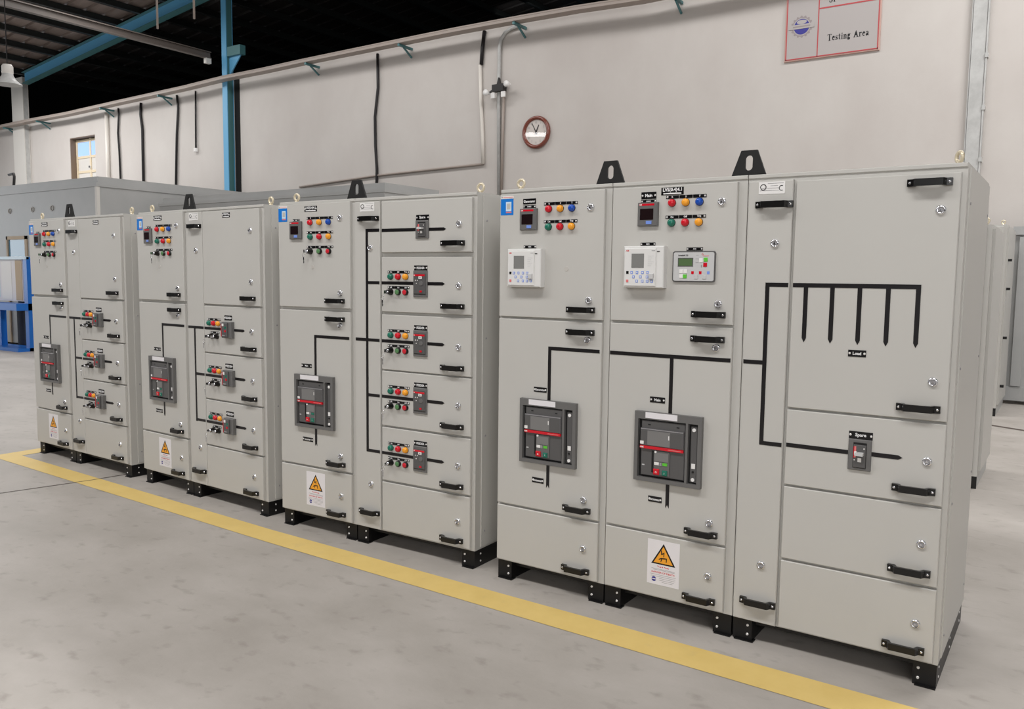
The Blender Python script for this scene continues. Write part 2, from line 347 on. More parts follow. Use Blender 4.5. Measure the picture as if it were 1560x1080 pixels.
cable('wall_cable', [(-7.23, 6.35), (-7.28, 6.0), (-7.30, 5.72)], .036, 'cable_black', 'short thick black cable above the white conduit near the clock', 'cable')
cable('wall_conduit', [(-7.33, 5.72), (-7.30, 5.0), (-7.25, 4.3), (-7.24, 3.83)], .035, 'pvc', 'upright white conduit left of the twin wall lights', 'pipe')
cable('wall_conduit', [(-7.24, 3.83), (-8.2, 3.81), (-10.08, 3.77), (-12.5, 3.65)], .022, 'tray', 'thin conduit running level along the wall above the steel enclosure', 'pipe', WY - .03)
cable('wall_conduit', [(-6.42, 6.32), (-6.60, 6.30), (-6.74, 6.24), (-6.84, 6.12), (-6.87, 5.95), (-6.88, 5.29), (-6.85, 3.2)], .035, 'galvanised', 'grey conduit bending down from the tray past the twin lights', 'pipe')
cable('wall_conduit', [(-6.76, 5.05), (-6.78, 4.3), (-6.80, 3.2)], .028, 'tray', 'thin grey conduit below the twin wall lights', 'pipe')
# twin light fitting
t = empty('emergency_light', (-6.82, WY - .1, 5.15))
MB().box(-.14, .12, -.06, .06, 0, .13, 'dark_box').prism([(-.05, .13), (.03, .13), (-.01, .26)], .03, -.03, 'dark_box').build('body', t)
for s, a in ((-1, .25), (1, -.12)):
    MB().lathe((s * .24, -.10, .06 - a * .3), [(.025, -.09), (.055, 0), (.06, .03), (.0, .03)], 'white', 12, 'y').bar((s * .10, -.03, .05), (s * .24, -.02, .06 - a * .3), .03, .03, 'dark_box').build('lamp_head', t)
for s in (-1, 1): MB().box(s * .12 - .045, s * .12 + .045, -.06, -.03, -.12, -.02, 'white').build('tag_card', t)
tag(t, 'small twin-head wall light with white heads left of the clock', 'light')

# wall clock
CX, CZ, CR = -6.02, 4.33, .30
t = empty('wall_clock', (CX, WY, CZ))
MB().lathe((0, 0, 0), [(CR - .01, .0), (CR + .005, .02), (CR - .005, .06), (CR - .035, .075), (CR - .065, .055), (CR - .072, .03)], 'wood_rim', 48).build('rim', t)
MB().lathe((0, 0, 0), [(CR - .06, .0), (CR - .06, .035)], 'dial', 40).build('dial', t)
m = MB()
for i in range(1, 13):
    a = math.pi / 2 - i * math.pi / 6; m.text(str(i), .055, .185 * math.cos(a), .185 * math.sin(a), -.037, 'grey_print')
m.build('numerals', t)
for ang, ln, wd, nm in ((118, .19, .010, 'hand'), (66, .145, .014, 'hand')):
    a = R(ang); dx, dz = math.cos(a), math.sin(a); nx, nz = -dz * wd, dx * wd
    MB().prism([(-dx * .04 + nx, -dz * .04 + nz), (-dx * .04 - nx, -dz * .04 - nz), (dx * ln - nx * .5, dz * ln - nz * .5), (dx * ln + nx * .5, dz * ln + nz * .5)], -.038, -.042, 'hand').build(nm, t)
gm = bpy.data.materials.new('clear_glass'); gm.use_nodes = True; M['clear_glass'] = gm; nt = gm.node_tree; nt.nodes.clear()
go = nt.nodes.new('ShaderNodeOutputMaterial'); gx_ = nt.nodes.new('ShaderNodeMixShader'); gt = nt.nodes.new('ShaderNodeBsdfTransparent'); gg = nt.nodes.new('ShaderNodeBsdfGlossy'); gf = nt.nodes.new('ShaderNodeValue')
gg.inputs['Roughness'].default_value = 0.0; gf.outputs[0].default_value = 0.05
nt.links.new(gf.outputs[0], gx_.inputs[0]); nt.links.new(gt.outputs[0], gx_.inputs[1]); nt.links.new(gg.outputs[0], gx_.inputs[2]); nt.links.new(gx_.outputs[0], go.inputs[0])
MB().add([((CR - .07) * math.cos(i * math.pi / 20), -.050, (CR - .07) * math.sin(i * math.pi / 20)) for i in range(40)], [tuple(range(40))], 'clear_glass').build('glass', t)
tag(t, 'round wall clock with dark red wooden rim and pale dial', 'clock')

# testing area sign
t = empty('wall_sign', (-.78, WY, 5.0)); SW = .69
MB().slab(-SW, SW, 0, 1.17, 0, -.03, .006, 'sign_edge').build('board', t)
MB().box(-SW + .02, SW - .02, -.033, -.03, .02, 1.15, 'sign_face').build('face', t)
m = MB(); y0, y1 = -.036, -.033
for a, b, c, d in ((-SW + .02, -SW + .035, .02, 1.15), (SW - .035, SW - .02, .02, 1.15), (-SW + .02, SW - .02, .02, .035), (-SW + .02, SW - .02, 1.135, 1.15), (-.20, -.185, .02, 1.15), (-.185, SW - .02, .715, .735)):
    m.box(a, b, y0, y1, c, d, 'sign_red')
m.build('red_border', t)
# serif lettering, each letter from thick and thin strokes
def serif(mb, s, x, z, h, y, m):
    G = {'T': (.62, [[(0, 1), (.62, 1), (.62, .78), (.58, .78), (.55, .94), (.39, .94), (.39, .06), (.48, .05), (.48, 0), (.14, 0), (.14, .05), (.23, .06), (.23, .94), (.07, .94), (.04, .78), (0, .78)]]),
         'A': (.74, [[(0, 0), (.26, 0), (.26, .04), (.19, .06), (.26, .27), (.47, .27), (.53, .06), (.46, .04), (.46, 0), (.76, 0), (.76, .04), (.70, .06), (.41, 1), (.36, 1), (.07, .06), (0, .04)]]),
         'i': (.28, [[(.02, 0), (.28, 0), (.28, .04), (.22, .06), (.22, .68), (.02, .66), (.02, .62), (.08, .60), (.08, .06), (.02, .04)], [(.08, .80), (.22, .80), (.22, .95), (.08, .95)]]),
         't': (.34, [[(.10, .12), (.16, .02), (.26, 0), (.34, .05), (.32, .10), (.25, .09), (.24, .16), (.24, .60), (.34, .60), (.34, .67), (.24, .67), (.24, .90), (.20, .90), (.02, .65), (.02, .60), (.10, .60)]]),
         'n': (.52, [[(.0, 0), (.25, 0), (.25, .04), (.20, .06), (.20, .52), (.28, .57), (.33, .50), (.33, .06), (.28, .04), (.28, 0), (.52, 0), (.52, .04), (.47, .06), (.47, .54), (.40, .67), (.30, .67), (.20, .59), (.20, .67), (0, .66), (0, .62), (.06, .60), (.06, .06), (0, .04)]]),
         'r': (.42, [[(0, 0), (.28, 0), (.28, .04), (.20, .06), (.20, .46), (.27, .54), (.30, .48), (.38, .48), (.42, .60), (.34, .68), (.27, .65), (.20, .56), (.20, .67), (0, .66), (0, .62), (.06, .60), (.06, .06), (0, .04)]]),
         's': (.36, [[(.02, .22), (.06, .22), (.10, .08), (.20, .05), (.25, .10), (.22, .18), (.06, .32), (.02, .46), (.06, .60), (.18, .68), (.31, .65), (.31, .48), (.28, .48), (.23, .61), (.16, .62), (.13, .56), (.17, .48), (.32, .34), (.36, .20), (.30, .06), (.18, -.01), (.02, .03)]]),
         'e': (.42, [[(.15, .36), (.41, .36), (.40, .52), (.33, .64), (.22, .68), (.10, .63), (.02, .48), (.01, .30), (.06, .10), (.17, 0), (.29, .01), (.41, .15), (.38, .18), (.29, .11), (.20, .14), (.15, .26)], ]),
         'a': (.44, [[(.30, .07), (.34, 0), (.44, .03), (.44, .07), (.40, .10), (.40, .50), (.34, .64), (.20, .68), (.06, .62), (.03, .48), (.10, .44), (.16, .50), (.17, .60), (.24, .60), (.26, .42), (.08, .32), (.01, .18), (.05, .03), (.14, -.01), (.22, .02)]]),
         'g': (.46, [[(.06, .30), (.02, .42), (.06, .60), (.20, .68), (.32, .65), (.46, .66), (.46, .58), (.39, .58), (.39, .40), (.32, .28), (.20, .24), (.14, .20), (.20, .15), (.38, .10), (.44, -.02), (.38, -.18), (.22, -.24), (.06, -.20), (0, -.08), (.05, .02), (.02, .10), (.04, .22)]]),
         ' ': (.28, []), 'S': (.5, [[(.02, .30), (.06, .30), (.14, .10), (.26, .05), (.34, .14), (.30, .26), (.10, .44), (.03, .66), (.12, .92), (.28, 1.02), (.44, .96), (.44, .70), (.40, .70), (.32, .90), (.22, .94), (.17, .84), (.22, .70), (.44, .48), (.50, .28), (.40, .04), (.24, -.02), (.02, .06)]])}
    tot = sum(G[c][0] + .07 for c in s); sc = h; cx = x - tot * sc / 2
    for c in s:
        wd, polys = G[c]
        for p in polys: mb.prism([(cx + a * sc, z + b * sc) for a, b in p], y, y - .002, m)
        cx += (wd + .07) * sc
m = MB(); serif(m, 'Testing Area', .245, .230, .096, -.033, 'plate'); m.build('lettering', t)
m = MB(); serif(m, 'Si', .0, .79, .105, -.033, 'plate'); m.build('lettering', t)
# gear emblem: ring of teeth, globe, banner
gx, gz = -.44, .50
outer = []; inner = []
for i in range(64):
    a = 2 * math.pi * i / 64; rr = .165 if (i % 4) in (0, 1) else .145
    outer.append((gx + rr * math.cos(a), gz + rr * math.sin(a))); inner.append((gx + .13 * math.cos(a), gz + .13 * math.sin(a)))
lg = MB(); lg.ring(outer, inner, -.033, -.035, 'logo_grey'); lg.build('emblem', t)
MB().lathe((gx, -.033, gz), [(.115, 0), (.115, .003)], 'logo_blue', 32).build('emblem', t)
MB().prism([(gx + .075 * math.cos(R(a)), gz + .07 + .032 * math.sin(R(a))) for a in range(0, 360, 20)], -.036, -.037, 'sign_face').build('emblem', t)
MB().box(gx - .19, gx + .19, -.041, -.033, gz - .03, gz + .035, 'sign_face').box(gx - .13, gx + .13, -.042, -.041, gz - .008, gz + .014, 'logo_grey').build('emblem', t)
tag(t, 'grey wall sign with red border reading Testing Area and gear emblem', 'sign')

# galvanised trunking up the wall
t = empty('cable_trunking', (1.20, WY - .003, 0)); MB().box(-.095, .075, -.06, 0, 0, 6.3, 'galvanised').build('channel', t)
MB().box(.08, .10, -.07, -.01, 0, 6.3, 'galvanised').build('edge_strip', t); MB().box(-.115, -.10, -.05, 0, 0, 6.3, 'galvanised').build('edge_strip', t)
for z in (2.6, 3.3, 4.0, 4.7): MB().box(.075, .115, -.08, 0, z, z + .06, 'galvanised').build('clip', t)
tag(t, 'upright galvanised cable trunking on the wall at far right', 'trunking')

# ------------------------------------------------------------------ shared small fittings
DF = -.021                                              # face of the doors, in cabinet coordinates
h = MB(); hp = [(-.08, 0), (-.08, -.014), (-.060, -.017), (-.050, -.036), (.050, -.036), (.060, -.017), (.08, -.014), (.08, 0), (.052, 0), (.042, -.024), (-.042, -.024), (-.052, 0)]
n = len(hp); h.add([(a, b, -.014) for a, b in hp] + [(a, b, .014) for a, b in hp],
    [(0, 1, 2, 10, 11), (2, 3, 4, 5, 9, 10), (5, 6, 7, 8, 9)] + [tuple(n + i for i in f[::-1]) for f in ((0, 1, 2, 10, 11), (2, 3, 4, 5, 9, 10), (5, 6, 7, 8, 9))] + [(i, i + n, (i + 1) % n + n, (i + 1) % n) for i in range(n)], 'black')
for s in (-1, 1): h.lathe((s * .070, -.014, 0), [(.0055, 0), (.0055, .004), (.003, .006)], 'chrome', 10)
HANDLE = h.mesh('handle')
l = MB(); l.lathe((0, 0, 0), [(.019, 0), (.019, .004), (.016, .008), (.0115, .009), (.0105, .005)], 'chrome', 20)
l.lathe((0, 0, 0), [(.0105, .0), (.0105, .006)], 'grey_print', 14); l.prism([(-.005, -.004), (.005, -.004), (0, .007)], -.006, -.0115, 'chrome')
LOCK = l.mesh('lock')
def lens(c):
    return MB().lathe((0, 0, 0), [(.0185, 0), (.0185, .004)], 'black', 18).lathe((0, -.004, 0), [(.0172, 0), (.0172, .010), (.0155, .014), (.011, .018), (.005, .0195), (0, .020)], c, 18).mesh('indicator_lamp')
LENS = {c: lens(c) for c in ('red', 'amber', 'blue', 'green')}
def push(c):
    return MB().lathe((0, 0, 0), [(.0185, 0), (.0185, .012), (.0165, .016)], 'black', 18).lathe((0, -.014, 0), [(.0145, 0), (.0145, .004), (.0125, .006), (0, .0055)], c, 18).mesh('push_button')
PUSH = {c: push(c) for c in ('push_green', 'push_red')}
k = MB().lathe((0, 0, 0), [(.0185, 0), (.0185, .012), (.015, .020), (.0135, .034), (.0125, .036)], 'black', 18).lathe((0, -.036, 0), [(.009, 0), (.009, .004)], 'chrome', 12)
k.box(-.0015, .0015, -.062, -.040, -.009, .009, 'chrome')
KEYSW = k.mesh('key_switch')
ky = MB().torus((0, 0, .0), .012, .0012, 'chrome', 12, 5).box(-.0045, .0045, -.001, .001, -.03, -.012, 'chrome').box(-.0025, .0025, -.001, .001, -.05, -.03, 'chrome').box(.0025, .005, -.001, .001, -.048, -.036, 'chrome')
KEY = ky.mesh('key')
EYE = MB().torus((0, 0, .034), .020, .0075, 'zinc').lathe((0, 0, 0), [(.016, 0), (.016, .006), (.008, .010), (.008, .016)], 'zinc', 12, 'z').mesh('eye_bolt')
# lifting lug: trapezoid with a long slot
def lug():
    bw, tw, hh = .078, .036, .112
    def outer(a):
        dx, dz = math.cos(a), math.sin(a); c = (0, .055); best = 9
        for (x0, z0), (x1, z1) in (((-bw, 0), (bw, 0)), ((bw, 0), (tw, hh)), ((tw, hh), (-tw, hh)), ((-tw, hh), (-bw, 0))):
            ex, ez = x1 - x0, z1 - z0; den = dx * ez - dz * ex
            if abs(den) < 1e-9: continue
            t = ((x0 - c[0]) * ez - (z0 - c[1]) * ex) / den; u = ((x0 - c[0]) * dz - (z0 - c[1]) * dx) / den
            if t > 0 and -1e-6 <= u <= 1 + 1e-6: best = min(best, t)
        return (c[0] + dx * best, c[1] + dz * best)
    cor = [math.atan2(z - .055, x) for x, z in ((-bw, 0), (bw, 0), (tw, hh), (-tw, hh))]
    ang = sorted(set([round(a, 6) for a in cor] + [round(-math.pi + i * math.pi / 12 + .05, 6) for i in range(24)]))
    inn = []
    for a in ang:
        x, z = math.cos(a) * .017, math.sin(a) * .017; inn.append((x, .057 + z + (.016 if z > 0 else -.016)))
    return MB().ring([outer(a) for a in ang], inn, .006, -.006, 'black_matt').box(-.075, .075, -.006, .05, -.0, .006, 'black_matt').mesh('lifting_lug')
LUG = lug()

def nameplate(t, wd, ht, size=None, sub=False, screws=True, y=0):
    m = MB(); m.box(-wd / 2, wd / 2, -.002, 0, -ht / 2, ht / 2, 'plate')
    sz = size or ht * .62
    if t:
        w0 = glyphs(t, .03)[2][0] * sz; lim = wd * (.78 if screws else .90)
        m.text(t, sz, 0, ht * (.14 if sub else 0), -.0026, 'letter', width=min(w0, lim), bold=.03)
    if sub: m.box(-wd * .40, wd * .40, -.0026, -.002, -ht * .40, -ht * .24, 'letter')
    if screws:
        r = min(.0048, ht * .28)
        for s in (-1, 1): m.lathe((s * (wd / 2 - r * 1.25), -.002, 0), [(r, 0), (r * .8, .0025)], 'screw', 10)
    return m.mesh('nameplate')
_np = {}
def np_mesh(*a, **k):
    key = (a, tuple(sorted(k.items())))
    if key not in _np: _np[key] = nameplate(*a, **k)
    return _np[key]
def strip_mesh(words, pitch, ht=.0145):
    m = MB(); nn = len(words)
    for i, wd in enumerate(words):
        c = (i - (nn - 1) / 2) * pitch; m.box(c - pitch * .48, c + pitch * .48, -.002, 0, -ht / 2, ht / 2, 'plate')
        m.text(wd, ht * .8, c, 0, -.0026, 'letter', bold=.03)
    for s in (-1, 1): m.lathe((s * (pitch * nn / 2 - .008), -.002, 0), [(.0048, 0), (.004, .0025)], 'screw', 10)
    return m.mesh('label_strip')
STRIP = {}
def strip(words, pitch):
    key = (tuple(words), round(pitch, 4))
    if key not in STRIP: STRIP[key] = strip_mesh(words, pitch)
    return STRIP[key]

# flat printed stickers
def danger_mesh():
    wd, ht = .165, .22; m = MB(); m.box(-wd / 2, wd / 2, -.0008, 0, -ht / 2, ht / 2, 'paper')
    cx, top, bot, hw = .0, ht / 2 - .014, ht / 2 - .118, .062
    tri = lambda k, y: [(cx - hw * k, bot + (1 - k) * .034), (cx + hw * k, bot + (1 - k) * .034), (cx, bot + (1 - k) * .034 + (top - bot) * k)]
    m.prism(tri(1, 0), -.0008, -.0012, 'plate'); m.prism(tri(.80, 0), -.0012, -.0015, 'orange')
    b0 = bot
    m.prism([(-.013, b0 + .070), (-.008, b0 + .072), (-.006, b0 + .056), (.006, b0 + .064), (.004, b0 + .040), (.000, b0 + .040), (.002, b0 + .054), (-.011, b0 + .048)], -.0015, -.0018, 'plate')
    m.prism([(-.024, b0 + .026), (-.012, b0 + .034), (.008, b0 + .036), (.020, b0 + .036), (.018, b0 + .031), (.004, b0 + .029), (-.010, b0 + .028), (-.022, b0 + .022)], -.0015, -.0018, 'plate')
    m.prism([(-.010, b0 + .030), (-.005, b0 + .029), (-.010, b0 + .015), (-.014, b0 + .013)], -.0015, -.0018, 'plate')
    m.prism([(.014, b0 + .033), (.019, b0 + .033), (.018, b0 + .016), (.014, b0 + .014)], -.0015, -.0018, 'plate')
    z = bot - .012                                    # red cursive line, right to left
    for x0, x1, dz in ((-.030, -.022, .004), (-.020, -.010, 0), (-.008, .0, .002), (.006, .014, .003), (.016, .030, 0)):
        m.prism([(x0, z - .002 + dz), (x1, z - .003), (x1, z + .001), (x0 + .002, z + .002 + dz)], -.0008, -.0012, 'red_print')
    m.box(-.060, .060, -.0012, -.0008, z - .0125, z - .0110, 'grey_print'); m.box(-.05, .062, -.0012, -.0008, z - .0175, z - .016, 'grey_print')
    m.text('DANGER OF DEATH', .0115, 0, z - .028, -.0012, 'red_print', width=.118, bold=.02)
    for i, (a, b) in enumerate(((-.066, .066), (-.062, .064), (-.02, .064), (-.02, .058), (-.005, .05))):
        m.box(a, b, -.0012, -.0008, z - .041 - i * .0085, z - .0395 - i * .0085, 'grey_print')
    m.lathe((-.046, -.0008, z - .064), [(.012, 0), (.012, .0005)], 'logo_blue', 16); m.box(-.060, -.032, -.0016, -.0008, z - .066, z - .062, 'paper')
    return m.mesh('danger_sticker')
DANGER = danger_mesh()
st = MB(); st.box(-.040, .040, -.0008, 0, -.042, .042, 'sticker_blue'); st.box(-.007, .027, -.0014, -.0008, -.022, .026, 'sticker_light'); st.box(-.001, .021, -.0017, -.0014, -.012, .018, 'knock'); st.box(-.006, .028, -.0014, -.0008, -.031, -.025, 'pink_print')
st.box(-.040, .040, -.0008, 0, .044, .056, 'white'); st.box(-.036, -.029, -.0014, -.0008, .047, .054, 'grey_print'); st.box(-.026, .036, -.0014, -.0008, .049, .052, 'pink_print')
STICK = st.mesh('info_sticker')
sp = MB(); sp.box(-.056, .056, -.0012, 0, -.026, .026, 'white'); sp.torus((-.037, -.0014, .004), .012, .0018, 'plate', 16, 5)
for i in range(8):
    a0 = R(60 + i * 30); a1 = R(90 + i * 30)
    sp.prism([(.042 + .009 * math.cos(a0), -.002 + .009 * math.sin(a0)), (.042 + .012 * math.cos(a0), -.002 + .012 * math.sin(a0)), (.042 + .012 * math.cos(a1), -.002 + .012 * math.sin(a1)), (.042 + .009 * math.cos(a1), -.002 + .009 * math.sin(a1))], -.0012, -.0018, 'plate')
for i, (a, b) in enumerate(((-.018, .05), (-.006, .026), (-.05, .03), (-.05, .03))): sp.box(a, b, -.0016, -.0012, .018 - i * .010, .020 - i * .010, 'grey_print')
SPEC = sp.mesh('rating_plate')
KNOCK = MB().lathe((0, 0, 0), [(.013, 0), (.012, .002)], 'knock', 16).mesh('hole_plug')

# bus line pieces (flat black tape with pointed or swallow-tail ends)
BW = .009
def bus(poly_list, parent, u0):
    def ext(q):
        kind, a, b, c, d = q
        return (a, b, c - BW, c + BW) if kind[0] == 'h' else (a - BW, a + BW, b, c)
    comp = []
    for q in poly_list:
        e = ext(q); hit = [g for g in comp if any(e[0] <= f[1] + .002 and f[0] <= e[1] + .002 and e[2] <= f[3] + .002 and f[2] <= e[3] + .002 for f in map(ext, g))]
        comp = [g for g in comp if g not in hit] + [sum(hit, []) + [q]]
    for g in comp:
        m = MB()
        for kind, a, b, c, d in g:
            if kind == 'h':   m.box(a - u0, b - u0, DF - .0016, DF, c - BW, c + BW, 'bus')
            elif kind == 'v': m.box(a - BW - u0, a + BW - u0, DF - .0017, DF, b, c, 'bus')
            elif kind == 'ha': m.prism([(a - u0, c - BW), (b - .016 - u0, c - BW), (b - u0, c), (b - .016 - u0, c + BW), (a - u0, c + BW)], DF, DF - .0016, 'bus')
            elif kind == 'va': m.prism([(a - BW - u0, c), (a - BW - u0, b + .018), (a - u0, b), (a + BW - u0, b + .018), (a + BW - u0, c)], DF, DF - .0017, 'bus')
            elif kind == 'vs': m.prism([(a - BW - u0, c), (a - BW - u0, b), (a - u0, b + .016), (a + BW - u0, b), (a + BW - u0, c)], DF, DF - .0017, 'bus')
        m.build('bus_line', parent)

# ------------------------------------------------------------------ devices with sub-parts
def acb(c, u, z):                                        # air circuit breaker, (u, z) lower left corner
    Wd, Ht = .338, .336; t = MB()
    X = lambda f: f * Wd; Z = lambda f: Ht * (1 - f); B, D = 0, -.024
    t.box(0, X(.055), D, B, 0, Ht, 'bezel').box(X(.945), Wd, D, B, 0, Ht, 'bezel').box(X(.055), X(.945), D, B, Z(.105), Ht, 'bezel').box(X(.055), X(.945), D, B, 0, Z(.945), 'bezel').box(X(.77), X(.805), D, B, Z(.945), Z(.105), 'bezel')
    t.box(X(.055), X(.945), -.004, B, Z(.945), Z(.105), 'recess')
    o = t.build('circuit_breaker', c.root, (u - c.u0, DF, z))
    Fy = -.017
    MB().slab(X(.10), X(.755), Z(.915), Z(.125), -.004, Fy, .003, 'cover').box(X(.20), X(.24), Fy - .001, Fy, Z(.19), Z(.175), 'recess').box(X(.63), X(.67), Fy - .001, Fy, Z(.19), Z(.175), 'recess').build('front_cover', o)
    m = MB(); m.slab(X(.095), X(.745), Z(.485), Z(.235), Fy, Fy - .008, .003, 'cover_light'); m.box(X(.205), X(.545), Fy - .0086, Fy - .008, Z(.47), Z(.265), 'acb_display'); m.box(X(.10), X(.74), Fy - .0088, Fy - .008, Z(.25), Z(.24), 'grey_print'); m.box(X(.55), X(.72), Fy - .0084, Fy - .008, Z(.46), Z(.27), 'cover'); m.box(X(.10), X(.19), Fy - .0084, Fy - .008, Z(.42), Z(.27), 'cover')
    m.box(X(.52), X(.535), Fy - .009, Fy - .008, Z(.37), Z(.31), 'white'); m.box(X(.095), X(.15), Fy - .009, Fy - .008, Z(.465), Z(.42), 'white'); m.build('trip_unit', o)
    m = MB(); m.box(X(.095), X(.745), Fy - .010, Fy, Z(.525), Z(.485), 'red'); m.text('ABB', .010, X(.125), Z(.505), Fy - .0104, 'letter', bold=.03); m.box(X(.52), X(.71), Fy - .0104, Fy - .01, Z(.512), Z(.502), 'pink_print'); m.build('red_stripe', o)
    m = MB(); m.box(X(.27), X(.295), Fy - .003, Fy, Z(.86), Z(.55), 'recess'); m.box(X(.31), X(.54), Fy - .004, Fy, Z(.885), Z(.545), 'bezel'); m.box(X(.315), X(.525), Fy - .006, Fy - .004, Z(.69), Z(.57), 'acb_display'); m.lathe((X(.33), Fy - .004, Z(.56)), [(.006, 0), (.005, .003)], 'white', 10)
    m.box(X(.315), X(.385), Fy - .006, Fy - .004, Z(.745), Z(.705), 'white'); m.box(X(.395), X(.425), Fy - .006, Fy - .004, Z(.75), Z(.705), 'grey_print'); m.box(X(.44), X(.51), Fy - .006, Fy - .004, Z(.745), Z(.705), 'green_key' if c.near else 'green'); m.box(X(.12), X(.16), Fy - .001, Fy, Z(.775), Z(.76), 'grey_key'); m.build('control_strip', o)
    m = MB(); m.slab(X(.305), X(.395), Z(.885), Z(.80), Fy - .004, Fy - .011, .003, 'red'); m.text('O', .011, X(.35), Z(.845), Fy - .0113, 'letter', bold=.03); m.build('off_button', o)
    m = MB(); m.slab(X(.435), X(.515), Z(.885), Z(.81), Fy - .004, Fy - .010, .003, 'green'); m.text('I', .011, X(.475), Z(.848), Fy - .0103, 'letter', bold=.03); m.build('on_button', o)
    m = MB(); m.slab(X(.835), X(.93), Z(.925), Z(.14), -.004, -.013, .002, 'cover'); m.lathe((X(.88), -.013, Z(.19)), [(.0085, 0), (.0085, .003)], 'white', 14); m.box(X(.855), X(.91), -.0145, -.013, Z(.73), Z(.66), 'white'); m.lathe((X(.88), -.013, Z(.775)), [(.006, 0), (.005, .004)], 'recess', 10); m.lathe((X(.88), -.013, Z(.885)), [(.0085, 0), (.0085, .003)], 'white', 14); m.build('key_panel', o)
    MB().box(X(.165), X(.645), D - .0008, D, Z(.088), Z(.005), 'paper').build('paper_label', o)
    return o
def mccb(c, u, z, Wd, Ht, kind):                         # moulded case breaker window, centre (u, z)
    D = -.010 if kind != 'deep' else -.028
    o = MB().slab(-Wd / 2, Wd / 2, -Ht / 2, Ht / 2, 0, D, .003, 'bezel').build('breaker', c.root, (u - c.u0, DF, z))
    X = lambda f: (f - .5) * Wd; Z = lambda f: (.5 - f) * Ht
    if kind == 'feeder':
        MB().slab(X(.08), X(.92), Z(.88), Z(.13), D, D - .006, .002, 'cover').box(X(.08), X(.92), D - .0005, D, Z(.90), Z(.12), 'recess').build('front_cover', o); f = D - .006
        MB().box(X(.10), X(.90), f - .001, f, Z(.21), Z(.14), 'red').box(X(.12), X(.20), f - .0016, f - .001, Z(.19), Z(.165), 'white').build('red_stripe', o)
        m = MB().box(X(.46), X(.70), f - .001, f, Z(.31), Z(.215), 'white').box(X(.52), X(.62), f - .0014, f - .001, Z(.285), Z(.245), 'grey_print'); m.build('paper_label', o)
        m = MB()
        for a, b in ((.24, .37), (.38, .37), (.30, .49)): m.lathe((X(a), f, Z(b)), [(.0035, 0), (.003, .002)], 'screw', 8)
        m.lathe((X(.64), f, Z(.48)), [(.013, 0), (.013, .003)], 'bezel', 12); m.build('dial', o)
        MB().box(X(.54), X(.70), f - .003, f, Z(.82), Z(.75), 'red').build('trip_button', o)
    elif kind == 'spare':
        MB().box(X(.22), X(.80), D - .0012, D, Z(.92), Z(.10), 'recess').slab(X(.24), X(.78), Z(.90), Z(.17), D, D - .005, .002, 'cover').build('front_cover', o); f = D - .005
        MB().box(X(.25), X(.36), f - .001, f, Z(.58), Z(.22), 'pink_print').box(X(.25), X(.28), f - .0014, f, Z(.60), Z(.22), 'red').build('red_stripe', o)
        MB().box(X(.34), X(.70), f - .022, f, Z(.50), Z(.40), 'grey_key').box(X(.30), X(.40), f - .012, f, Z(.48), Z(.38), 'white').build('toggle', o)
        MB().box(X(.44), X(.60), f - .0012, f, Z(.72), Z(.59), 'white').build('paper_label', o)
        m = MB(); m.lathe((X(.30), f, Z(.66)), [(.003, 0), (.003, .002)], 'screw', 8); m.lathe((X(.70), f, Z(.28)), [(.003, 0), (.003, .002)], 'screw', 8); m.build('screw', o)
    else:
        f = D; MB().slab(X(.12), X(.72), Z(.92), Z(.06), D, D - .012, .003, 'cover').build('front_cover', o); f = D - .012
        MB().box(X(.13), X(.18), f - .001, f, Z(.90), Z(.10), 'red').build('red_stripe', o)
        MB().box(X(.22), X(.40), f - .001, f, Z(.26), Z(.10), 'white').build('paper_label', o)
        MB().box(X(.50), X(.64), f - .003, f, Z(.62), Z(.50), 'red').build('trip_button', o)
        MB().box(X(.48), X(.66), f - .001, f, Z(.40), Z(.28), 'green').build('status_window', o)
        MB().box(X(.24), X(.52), f - .001, f, Z(.86), Z(.80), 'grey_print').build('print_line', o)
    return o
def meter(c, u, z):
    Wd, Ht = .103, .110; o = MB().slab(-Wd / 2, Wd / 2, -Ht / 2, Ht / 2, 0, -.016, .004, 'bezel').build('power_meter', c.root, (u - c.u0, DF, z))
    MB().box(-.038, .030, -.0166, -.016, -.026, .026, 'screen').build('screen', o)
    MB().box(-.042, .034, -.0166, -.016, .040, .049, 'red').text('ABB', .008, -.036, .0445, -.017, 'letter', bold=.03).build('red_stripe', o)
    MB().slab(-.006, .022, -.046, -.031, -.016, -.019, .001, 'key_blue').build('key', o)
